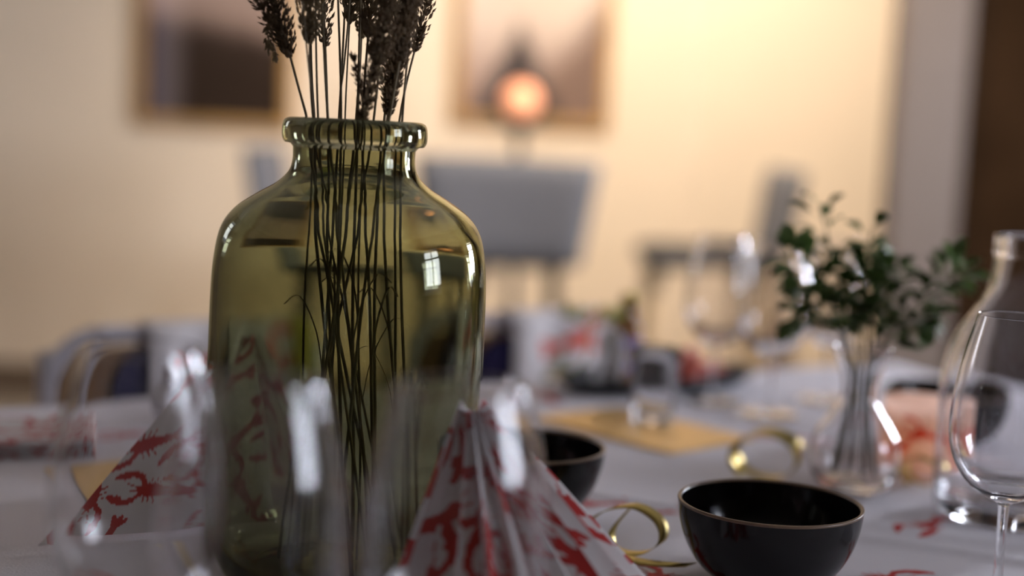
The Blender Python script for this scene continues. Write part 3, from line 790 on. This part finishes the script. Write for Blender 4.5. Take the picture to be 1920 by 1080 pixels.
# ------------------------------------------------------------------ gold mats
def gold_mat(corner, ang, a, b, label):
    t = mesh('gold_mat', *merge(box(0, a, 0, b, 0.0002, 0.0016), box(0.004, a-0.004, 0.004, b-0.004, 0.0016, 0.0020)), MAT['goldcard'], None, False)
    t.location = (corner[0], corner[1], TZ); t.rotation_euler = (0, 0, ang)
    tag(t, label, 'place mat', 'gold mats on the cloth')
gold_mat((0.165, 1.385), math.radians(43), 0.135, 0.20, 'gold coloured mat lying on the cloth beyond the black bowls')
gold_mat((-0.335, 1.100), math.radians(30), 0.12, 0.125, 'gold coloured mat with one corner showing past the flap of the crayfish napkin')

# ------------------------------------------------------------------ black bowls
def bowl(loc, label, rr=0.0655, h=0.06, rot=0.0, ph=0.0):
    t = thing('black_bowl', label, 'bowl', loc, rot, 'black glazed bowls')
    sc = rr/0.0655; hz = h/0.06
    out = smooth_prof([(0, 0.0015), (0.018, 0.001), (0.026, 0.0), (0.034, 0.003), (0.0475, 0.013), (0.0575, 0.028), (0.0630, 0.044), (0.0650, 0.0585)], 5)
    rim = smooth_prof([(0.0650, 0.0585), (0.0654, 0.0597), (0.0645, 0.0606), (0.0632, 0.0603), (0.0624, 0.0590)], 4)
    inn = smooth_prof([(0.0624, 0.0590), (0.0600, 0.044), (0.0545, 0.029), (0.0440, 0.0155), (0.030, 0.0075), (0.015, 0.0048), (0, 0.0045)], 5)
    S = lambda L: [(r*sc, z*hz) for r, z in L]
    wb = lambda a, z: 0.012*math.sin(2*a+ph)*min(z/0.06, 1)
    mesh('body', *merge(lathe(S(out), 72, wob=wb), lathe(S(inn), 72, wob=wb)), MAT['black'], t)
    mesh('rim', *lathe(S(rim), 72, wob=wb), MAT['rimbrown'], t)
bowl((0.1895, 0.983, TZ), 'black bowl with a thin bronze rim beside the curled gold ribbon')
bowl((0.016, 1.128, TZ+0.0004), 'black bowl half hidden behind the pleated crayfish napkin', ph=1.0)
bowl((0.468, 1.50, TZ), 'black bowl behind the glowing peach lantern', ph=2.0)

# ------------------------------------------------------------------ wine glasses
def wine_glass(loc, label, group, sc=1.0, rot=0.0):
    t = thing('wine_glass', label, 'wine glass', loc, rot, group)
    S = lambda L: [(r*sc, z*sc) for r, z in L]
    bowl_o = [(0.0040, 0.0660), (0.0062, 0.0685), (0.0150, 0.0725), (0.0285, 0.0830), (0.0385, 0.1010), (0.0415, 0.1230), (0.0395, 0.1480), (0.0342, 0.1760), (0.0283, 0.2000)]
    lipp = [(0.0283, 0.2000), (0.0281, 0.2006), (0.0276, 0.2006), (0.0274, 0.2000)]
    bowl_i = [(0.0274, 0.2000), (0.0332, 0.1760), (0.0384, 0.1480), (0.0403, 0.1230), (0.0372, 0.1015), (0.0272, 0.0845), (0.0140, 0.0755), (0.0, 0.0735)]
    mesh('bowl', *merge(lathe(S(smooth_prof(bowl_o, 6)), 64), lathe(S(lipp), 64), lathe(S(smooth_prof(bowl_i, 6)), 64)), MAT['clear'], t)
    stem = [(0.0045, 0.0060), (0.0036, 0.0110), (0.0033, 0.0250), (0.0034, 0.0500), (0.0040, 0.0660)]
    mesh('stem', *lathe(S(smooth_prof(stem, 5)), 32), MAT['clear'], t)
    foot = [(0.0, 0.0008), (0.020, 0.0006), (0.0335, 0.0), (0.0352, 0.0008), (0.0335, 0.0020), (0.020, 0.0034), (0.0095, 0.0042), (0.0045, 0.0060)]
    mesh('foot', *lathe(S(smooth_prof(foot, 4)), 64), MAT['clear'], t)
wine_glass((0.3530, 0.98, TZ), 'clear empty wine glass standing before the clear carafe', 'clear wine glasses')
wine_glass((0.248, 1.69, TZ), 'clear empty wine glass between the tumbler and the potted sprigs', 'clear wine glasses')
wine_glass((0.302, 1.62, TZ), 'clear empty wine glass beside the sprigs, second from the tumbler', 'clear wine glasses')
wine_glass((0.392, 1.73, TZ), 'clear empty wine glass directly behind the leafy sprigs', 'clear wine glasses')
wine_glass((-0.174, 0.665, TZ), 'blurred wine glass in front of the smooth napkin flap and lying napkin', 'clear wine glasses')
wine_glass((-0.107, 0.600, TZ), 'blurred wine glass in front of the big olive vase', 'clear wine glasses')
wine_glass((-0.020, 0.610, TZ), 'blurred wine glass in front of the pleated crayfish napkin', 'clear wine glasses')

# clear carafe
t = thing('glass_carafe', 'clear round shouldered glass carafe behind the wine glass', 'carafe', (0.440, 1.21, TZ))
co = smooth_prof([(0, 0.003), (0.04, 0.002), (0.056, 0.0005), (0.063, 0.006), (0.0650, 0.03), (0.0655, 0.09), (0.0640, 0.125), (0.0560, 0.155), (0.0420, 0.178), (0.0330, 0.195), (0.0295, 0.212), (0.0288, 0.225)], 5)
cl = smooth_prof([(0.0288, 0.225), (0.0300, 0.2275), (0.0298, 0.2350), (0.0300, 0.2420), (0.0290, 0.2440), (0.0270, 0.2435), (0.0262, 0.241), (0.0262, 0.225)], 4)
ci = smooth_prof([(0.0262, 0.225), (0.0270, 0.212), (0.0305, 0.196), (0.0395, 0.179), (0.0535, 0.154), (0.0610, 0.125), (0.0625, 0.09), (0.0622, 0.035), (0.0590, 0.018), (0.045, 0.013), (0, 0.0165)], 5)
mesh('body', *merge(lathe(co, 80), lathe(ci, 80)), MAT['clear'], t)
mesh('lip', *lathe(cl, 80), MAT['clear'], t)

# tumblers
def tumbler(loc, label):
    t = thing('tumbler', label, 'tumbler', loc, 0, 'clear tumblers')
    o = [(0, 0.0015), (0.020, 0.0005), (0.0225, 0.003), (0.0248, 0.03), (0.0268, 0.08)]
    i = [(0.0268, 0.08), (0.0262, 0.0808), (0.0256, 0.08), (0.0236, 0.03), (0.0212, 0.0125), (0.018, 0.0095), (0, 0.009)]
    mesh('wall', *lathe(smooth_prof(o, 4)[4:]+i[:4], 56), MAT['clear'], t)
    mesh('base', *merge(lathe(smooth_prof(o, 4)[:5], 56), lathe(i[3:], 56)), MAT['clear'], t)
tumbler((0.162, 1.548, TZ+0.0019), 'clear tumbler standing on the gold mat before the black platter')

# ------------------------------------------------------------------ bud vase with leafy sprigs
BX, BY = 0.322, 1.285
bv = thing('bud_vase', 'small clear bud vase with a round belly and flared mouth', 'vase', (BX, BY, TZ))
bo = smooth_prof([(0, 0.002), (0.020, 0.001), (0.029, 0.002), (0.0375, 0.012), (0.0415, 0.030), (0.0385, 0.048), (0.0290, 0.064), (0.0190, 0.078), (0.0158, 0.090), (0.0175, 0.105), (0.0225, 0.120), (0.0268, 0.130)], 5)
bl_ = [(0.0268, 0.130), (0.0268, 0.1312), (0.0260, 0.1316), (0.0252, 0.131)]
bi = smooth_prof([(0.0252, 0.131), (0.0208, 0.120), (0.0158, 0.105), (0.0140, 0.090), (0.0170, 0.078), (0.0270, 0.0635), (0.0365, 0.048), (0.0395, 0.030), (0.0355, 0.0145), (0.026, 0.0075), (0, 0.007)], 5)
mesh('belly', *merge(lathe(bo, 64), lathe(bi, 64)), MAT['clear'], bv)
mesh('lip', *lathe(bl_, 64), MAT['clear'], bv)
def leaf_mesh():
    me = bpy.data.meshes.new('leaf'); V = []; F = []
    st = [(-0.45, 0.06), (0.0, 0.06), (0.2, 0.55), (0.45, 0.95), (0.7, 0.85), (0.9, 0.45), (1.0, 0.0)]      # short stalk, then the blade
    for s, w_ in st:
        z = 0.10*math.sin(max(s, 0)*PI)-0.12*s*s
        V += [(-0.33*w_, s, z+0.07*w_), (0, s, z), (0.33*w_, s, z+0.07*w_)]
    for k in range(len(st)-1):
        a = k*3; F += [(a, a+1, a+4, a+3), (a+1, a+2, a+5, a+4)]
    me.from_pydata(V, [], F); me.validate(); me.polygons.foreach_set('use_smooth', [True]*len(me.polygons)); me.materials.append(MAT['leaf'])
    return me
LEAF = leaf_mesh()
SPRIGS = [  # direction (x,y,z) tip relative to mouth centre, bend, leaf count
 ((-0.047, 0.010, 0.128), 12, 'tallest upright sprig with a bare tip of two leaves'),
 ((-0.074, -0.014, 0.080), 18, 'leafy sprig reaching out towards the wine glasses'),
 ((-0.056, 0.020, 0.030), 15, 'low leafy sprig spreading just above the mouth of the bud vase'),
 ((-0.012, -0.010, 0.078), 20, 'dense leafy sprig rising from the centre of the bud vase'),
 ((0.030, 0.018, 0.066), 19, 'dense leafy sprig leaning towards the dark panelling'),
 ((0.084, 0.004, 0.074), 22, 'longest arching leafy sprig pointing towards the carafe'),
 ((0.050, -0.022, 0.030), 16, 'low drooping leafy sprig over the lip of the bud vase'),
 ((0.004, 0.020, 0.105), 8, 'thin wispy sprig with few leaves behind the others'),
 ((-0.030, -0.020, 0.055), 18, 'bushy leafy sprig at the front of the bud vase'),
]
order = sorted(range(len(SPRIGS)), key=lambda k: math.atan2(SPRIGS[k][0][1], SPRIGS[k][0][0]))
az0 = [math.atan2(SPRIGS[k][0][1], SPRIGS[k][0][0]) for k in order]
sprigs, taken = [], []
def world_tree(vf, off=(0, 0, 0)): return BVHTree.FromPolygons([Vector(v)+Vector(off) for v in vf[0]], [tuple(f) for f in vf[1]])
glass_tree = [world_tree(lathe(bo, 64)), world_tree(lathe(bi, 64)), world_tree(lathe(bl_, 64))]
for k, (tip, nl, lab) in enumerate(SPRIGS):                 # stems fan out in the order of their tips, so that none cross in the neck
    rank = order.index(k); az = -PI+2*PI*(rank+0.5)/len(order)
    u_ = Vector((math.cos(az), math.sin(az), 0))
    O = u_*0.020+Vector((0, 0, 0.0125)); tp = Vector((tip[0], tip[1], 0.131+tip[2]))
    m0 = u_*0.0085+Vector((0, 0, 0.092)); m1 = u_*0.0135+Vector((tip[0]*0.06, tip[1]*0.06, 0.131)); mid = m1.lerp(tp, 0.55)+Vector((0, 0, 0.012))
    C = crom([O, m0, m1, mid, tp], 8)
    vf = tube(C, [0.0013*(1-0.6*i/len(C)) for i in range(len(C))], 6)
    t = thing('leafy_sprig', lab, 'sprig', (BX+O.x, BY+O.y, TZ+O.z), 0, 'leafy sprigs in the bud vase')
    mesh('stem', *xf(vf, -O), MAT['twig'], t)
    sprigs.append((t, O, C, world_tree(vf)))
LV = [v.co.copy() for v in LEAF.vertices]; LF = [tuple(p.vertices) for p in LEAF.polygons]
for k, (tip, nl, lab) in enumerate(SPRIGS):
    r = random.Random(500+k); t, O, C, own = sprigs[k]; i0 = 17
    nl = int(nl*1.9) if k not in (0, 7) else nl
    others = [q[3] for j, q in enumerate(sprigs) if j != k]
    for j in range(nl):
        best = None
        for tr in range(60):                                 # turn the leaf on its twig until it is clear of glass, twigs and leaves
            s = min(max((j+0.5+r.uniform(-.5, .5)*(1+tr*0.1))/nl, 0), 0.999)
            fi = i0+s*(len(C)-1-i0)
            if k == 0 and s < 0.35: fi = i0+(len(C)-1-i0)*(0.35+0.6*s)
            i = min(int(fi), len(C)-2); p = C[i].lerp(C[i+1], fi-i); tng = (C[i+1]-C[i]).normalized()
            sd = Matrix.Rotation(j*2.4+r.uniform(-.4, .4)*(1+tr*0.25), 3, tng) @ tng.orthogonal().normalized()
            d = (sd+tng*r.uniform(0.3, 0.9)).normalized()
            ln = r.uniform(0.018, 0.027)*(0.8 if k == 7 else 1.0)*(1 if tr < 30 else 0.8)
            up_ = (Vector((0, 0, 1))-d*d.z); up_ = up_.normalized() if up_.length > .1 else sd
            xs = d.cross(up_).normalized(); zs = xs.cross(d).normalized()
            Mx = Matrix.Translation(p+d*0.45*ln) @ Matrix((xs, d, zs)).transposed().to_4x4() @ Matrix.Rotation(r.uniform(-.6, .6), 4, 'Y') @ Matrix.Diagonal((ln, ln, ln, 1))
            tree = BVHTree.FromPolygons([Mx @ v for v in LV], LF); c = Mx @ Vector((0, 0.3, 0))
            hits = sum(len(tree.overlap(q)) for q in glass_tree)*5+sum(len(tree.overlap(q)) for q in others)
            hits += sum(len(tree.overlap(q)) for q, cc, l2 in taken if (cc-c).length < (l2+ln)*0.8)
            if best is None or hits < best[0]: best = (hits, Mx, tree, c, ln)
            if hits == 0: break
        taken.append(best[2:])
        lo = bpy.data.objects.new('leaf', LEAF); COL.objects.link(lo); lo.parent = t
        lo.matrix_basis = Matrix.Translation(-O) @ best[1]

# ------------------------------------------------------------------ printed candle
t = thing('candle_lantern', 'peach paper candle lantern printed with red crayfish, glowing from inside', 'lantern', (0.408, 1.375, TZ))
na, nz_ = 220, 74
aa, zz = np.meshgrid(np.linspace(0, 2*PI, na+1), np.linspace(0.001, 0.070, nz_+1))
pm = lobster_field(aa*0.0372, zz, [(0.0372*a, z, ro, 0.028) for a, z, ro in ((0.6, .03, .5), (1.7, .04, 2.2), (2.9, .03, 1.0), (4.0, .028, 2.4), (4.55, .042, 1.2), (5.2, .024, 0.4), (5.8, .044, 2.0))]).reshape(-1)
V = np.stack([(0.0362+0.0015*zz/0.07)*np.cos(aa), (0.0362+0.0015*zz/0.07)*np.sin(aa), zz], -1).reshape(-1, 3)
mesh('printed_paper_shade', V, grid(na, nz_), MAT['wrap'], t, True, {'print': pm})
tl = mesh('tea_light', *lathe([(0, 0.0008), (0.0185, 0.0008), (0.0190, 0.002), (0.0190, 0.015), (0.0182, 0.015), (0.0182, 0.0125), (0, 0.0125)], 36), MAT['wax'], t)
mesh('wick', *tube([(0, 0, 0.0120), (0.0004, 0, 0.0155), (0.001, 0, 0.0185)], 0.0007, 6), MAT['blackmatte'], tl)
mesh('flame', *lathe(smooth_prof([(0, 0.0165), (0.0028, 0.019), (0.0038, 0.0235), (0.0024, 0.031), (0, 0.040)], 4), 16), emit('flame_glow', (1.0, 0.55, 0.18), 6.0), tl)
pl_ = bpy.data.lights.new('flame_light', 'POINT'); pl_.energy = 0.032; pl_.color = (1.0, 0.60, 0.30); pl_.shadow_soft_size = 0.004
plo = bpy.data.objects.new('flame_light', pl_); COL.objects.link(plo); plo.parent = t; plo.location = (0, 0, 0.030)

# ------------------------------------------------------------------ gold curling ribbons
def ribbon(pts, width, label, across):
    P = crom(pts, 10)
    o = mesh('gold_ribbon', *strip(P, across, width), MAT['gold'], None, True)
    return tag(o, label, 'ribbon', 'curled gold ribbons')
def coil(c, R, turns, adv, a0, axis_ang, flat=1.0, n=18):
    """loops standing on the cloth: circle in a vertical plane, advancing along axis_ang"""
    ax = Vector((math.cos(axis_ang), math.sin(axis_ang), 0)); sd = Vector((-ax.y, ax.x, 0)); P = []
    m = int(n*turns)
    for k in range(m+1):
        a = a0+2*PI*turns*k/m
        P.append(Vector(c)+ax*(adv*k/m)+sd*(R*math.cos(a))+Vector((0, 0, R*flat*(1+math.sin(a)))))
    return P, ax
P = [(.100, 1.050, .036), (.085, 1.040, .020), (.083, 1.030, .009), (.092, 1.020, .0065), (.108, 1.018, .009), (.120, 1.022, .018), (.117, 1.030, .030), (.100, 1.036, .038),
     (.078, 1.042, .032), (.064, 1.050, .016), (.072, 1.030, .0065), (.098, 1.008, .0050), (.125, 1.000, .0055), (.140, 1.006, .0045)]
ribbon([(x, y, TZ+z) for x, y, z in P], 0.0100, 'looped gold ribbon curl between the pleated napkin and the black bowl',
       lambda i: (math.cos(0.85-0.004*i), math.sin(0.85-0.004*i), 0.30))
P, ax = coil((0.238, 1.285, TZ+0.0018), 0.030, 1.6, 0.035, -0.9, 1.2, 0.72)
ribbon(P, 0.011, 'wide looped gold ribbon curl behind the black bowl', lambda i: (0.7, 0.7, 0.2))
P, ax = coil((0.384, 1.296, TZ+0.0022), 0.017, 1.4, 0.022, -1.2, 0.9, 0.75)
ribbon(P, 0.009, 'low gold ribbon curl in front of the glowing peach lantern', lambda i: (0.6, 0.75, 0.2))
ribbon([(-0.150, 0.825, TZ+0.004), (-0.175, 0.850, TZ+0.006), (-0.203, 0.890, TZ+0.015), (-0.222, 0.922, TZ+0.021), (-0.230, 0.935, TZ+0.017)], 0.007,
       'straight gold ribbon end lying before the smooth napkin flap', lambda i: (0.8, 0.55, 0.1))

# ------------------------------------------------------------------ black platter with crayfish and its neighbours
pc = tpt(1.035, 1.447); PX, PY = pc.x, pc.y
t = thing('black_platter', 'long black oval platter carrying red crayfish at the far edge of the table', 'platter', (PX, PY, TZ), TANG)
mesh('dish', *xf(lathe(smooth_prof([(0, 0.002), (0.06, 0.001), (0.085, 0.002), (0.096, 0.012), (0.108, 0.019), (0.1085, 0.0205), (0.096, 0.0150), (0.085, 0.0055), (0.05, 0.005), (0, 0.005)], 4), 64), scale=(1.45, 0.56, 1)), MAT['blackmatte'], t)
def crayfish_proto(label):
    t = thing('crayfish', label, 'crayfish', (0, 0, 0), 0, 'red crayfish on the black platter')
    mesh('carapace', *xf(lathe(smooth_prof([(0, -0.018), (0.007, -0.016), (0.0105, -0.004), (0.0095, 0.008), (0.005, 0.017), (0, 0.021)], 4), 20), (0, 0.012, 0.0105), Matrix.Rotation(-PI/2, 3, 'X'), (1.0, 0.95, 1)), MAT['crayred'], t)
    segs = []
    for k in range(5):
        rr = 0.0088-0.0008*k; a = 0.28*k
        segs.append(xf(lathe(smooth_prof([(rr*.8, -0.004), (rr, 0.0), (rr*.9, 0.0045), (0, 0.005)], 3), 16), (0, -0.008-0.0066*k, 0.0095-0.0012*k), Matrix.Rotation(PI/2+0.06*k, 3, 'X')))
    tl = mesh('tail', *merge(*segs), MAT['crayred'], t)
    fan = []
    for a in (-0.7, 0, 0.7):
        fan.append(xf(lathe([(0.0, -0.007), (0.0035, -0.003), (0.0042, 0.003), (0, 0.008)], 10), (0.006*math.sin(a), -0.043-0.002*math.cos(a), 0.0035), Matrix.Rotation(-a, 3, 'Z') @ Matrix.Rotation(PI/2, 3, 'X'), (1, 0.35, 1)))
    mesh('tail_fan', *merge(*fan), MAT['crayred'], tl)
    for s in (-1, 1):
        arm = tube(crom([(s*.007, .022, .010), (s*.018, .028, .010), (s*.022, .040, .008)], 4), [0.0022]*9, 8)
        cl1 = xf(lathe(smooth_prof([(0, -0.012), (0.005, -0.008), (0.0068, 0), (0.0045, 0.008), (0.0028, 0.016), (0, 0.021)], 3), 12), (s*.022, .050, .0078), Matrix.Rotation(s*0.25, 3, 'Z') @ Matrix.Rotation(-PI/2, 3, 'X'), (1, .6, 1))
        cl2 = xf(lathe(smooth_prof([(0, -0.004), (0.0022, 0.002), (0.0015, 0.010), (0, 0.014)], 3), 8), (s*.0155, .056, .0078), Matrix.Rotation(-s*0.1, 3, 'Z') @ Matrix.Rotation(-PI/2, 3, 'X'))
        mesh('claw', *merge(arm, cl1, cl2), MAT['crayred'], t)
        for k in range(3):
            mesh('leg', *tube(crom([(s*.008, .012-.007*k, .008), (s*.017, .012-.010*k, .010), (s*.022, .010-.012*k, .002)], 3), [0.001]*7, 5), MAT['crayred'], t)
        mesh('antenna', *tube(crom([(s*.002, .030, .012), (s*.006, .045, .018), (s*.016, .062, .020)], 4), [0.0005]*9, 4), MAT['crayred'], t)
    return t
cl_ = crayfish_proto('red boiled crayfish lying in the heap on the black platter')
spots = [(0.040, 0.0232, 0.0054, PI/2), (0.042, -0.0232, 0.0054, PI/2+0.02), (0.050, 0.0250, 0.0205, PI/2-0.10), (0.056, -0.0255, 0.0205, PI/2+0.12), (0.050, 0.004, 0.0356, PI/2+0.75)]
for k, (x, y, z, a) in enumerate(spots):                 # two below, two on their backs, one across the top
    o = cl_ if k == 0 else copy_tree(cl_)
    q_ = pc+EV*x+NV*y
    o.location = (q_.x, q_.y, TZ+z); o.rotation_euler = (0, 0, a+TANG); o.scale = (0.75, 0.75, 0.75)

# white napkin leaning at the platter's edge
def crumple(name, label, loc, w_, h_, lean, seed, cat='napkin', rotz=0.0):
    r = np.random.default_rng(seed); n = 22
    uu, vv = np.meshgrid(np.linspace(-1, 1, n+1), np.linspace(0, 1, n+1))
    ph = r.uniform(0, 6, 4)
    y = 0.16*w_*np.sin(uu*3+ph[0]+vv*2)+0.10*w_*np.sin(vv*7+ph[1]+uu*2)+0.06*w_*np.sin(uu*9+ph[2])+lean*vv*h_
    x = uu*w_/2*(1-0.35*vv)+0.05*w_*np.sin(vv*8+ph[3])
    z = vv*h_+0.02*h_*np.sin(uu*8)*vv
    o = mesh(name, np.stack([x, y, z], -1).reshape(-1, 3), grid(n, n), MAT['whitepaper'], None, True)
    m = o.modifiers.new('paper_thickness', 'SOLIDIFY'); m.thickness = 0.0015
    o.location = loc; o.rotation_euler = (0, 0, rotz)
    return tag(o, label, cat)
crumple('paper_napkin', 'white paper napkin standing upright on the black platter', tuple(pc+EV*-0.091+NV*-0.024+Vector((0, 0, 0.0062))), 0.042, 0.068, 0.28, 3, rotz=-0.3)
crumple('crumpled_napkin', 'crumpled bright white paper behind the smooth napkin flap', (-0.322, 1.44, TZ+0.0005), 0.085, 0.05, 0.5, 5, rotz=0.2)

# small bottle with lilac label, bunch of dill
t = thing('small_bottle', 'small amber bottle with a lilac label standing on the black platter', 'bottle', tuple(pc+EV*-0.043+NV*0.012+Vector((0, 0, 0.0055))))
mesh('body', *lathe(smooth_prof([(0, 0.001), (0.017, 0.0005), (0.0195, 0.004), (0.0195, 0.065), (0.0150, 0.078), (0.0085, 0.088), (0.0082, 0.102)], 4), 32), MAT['amber'], t)
mesh('cap', *lathe([(0.0082, 0.100), (0.0098, 0.100), (0.0098, 0.112), (0.009, 0.1135), (0, 0.1135)], 24), MAT['gold'], t)
mesh('label_band', *lathe([(0.0197, 0.018), (0.0199, 0.019), (0.0199, 0.058), (0.0197, 0.059)], 32), MAT['purple'], t)
t = thing('dill_crown', 'yellow green dill crown behind the white napkin on the black platter', 'dill', tuple(pc+EV*-0.100+NV*0.018+Vector((0, 0, 0.006))))
t.scale = (1.25, 1.25, 1.35)
mesh('stem', *tube(crom([(-0.03, 0, 0.003), (0, 0, 0.02), (0.006, 0, 0.05)], 6), 0.0016, 6), MAT['dill'], t)
r = random.Random(9)
for k in range(10):
    a = 2*PI*k/10; d = Vector((math.cos(a), math.sin(a), 0.55))
    tip = Vector((0.006, 0, 0.05))+d*0.026
    V, F = tube([(0.006, 0, 0.05), tip], 0.0006, 4)
    for j in range(9):
        v2, f2 = lathe([(0, -.0022), (.0022, 0), (0, .0022)], 6)
        V, F = merge((V, F), xf((v2, f2), tip+Vector((r.uniform(-.007, .007), r.uniform(-.007, .007), r.uniform(-.002, .006)))))
    mesh('umbel', V, F, MAT['dill'], t)
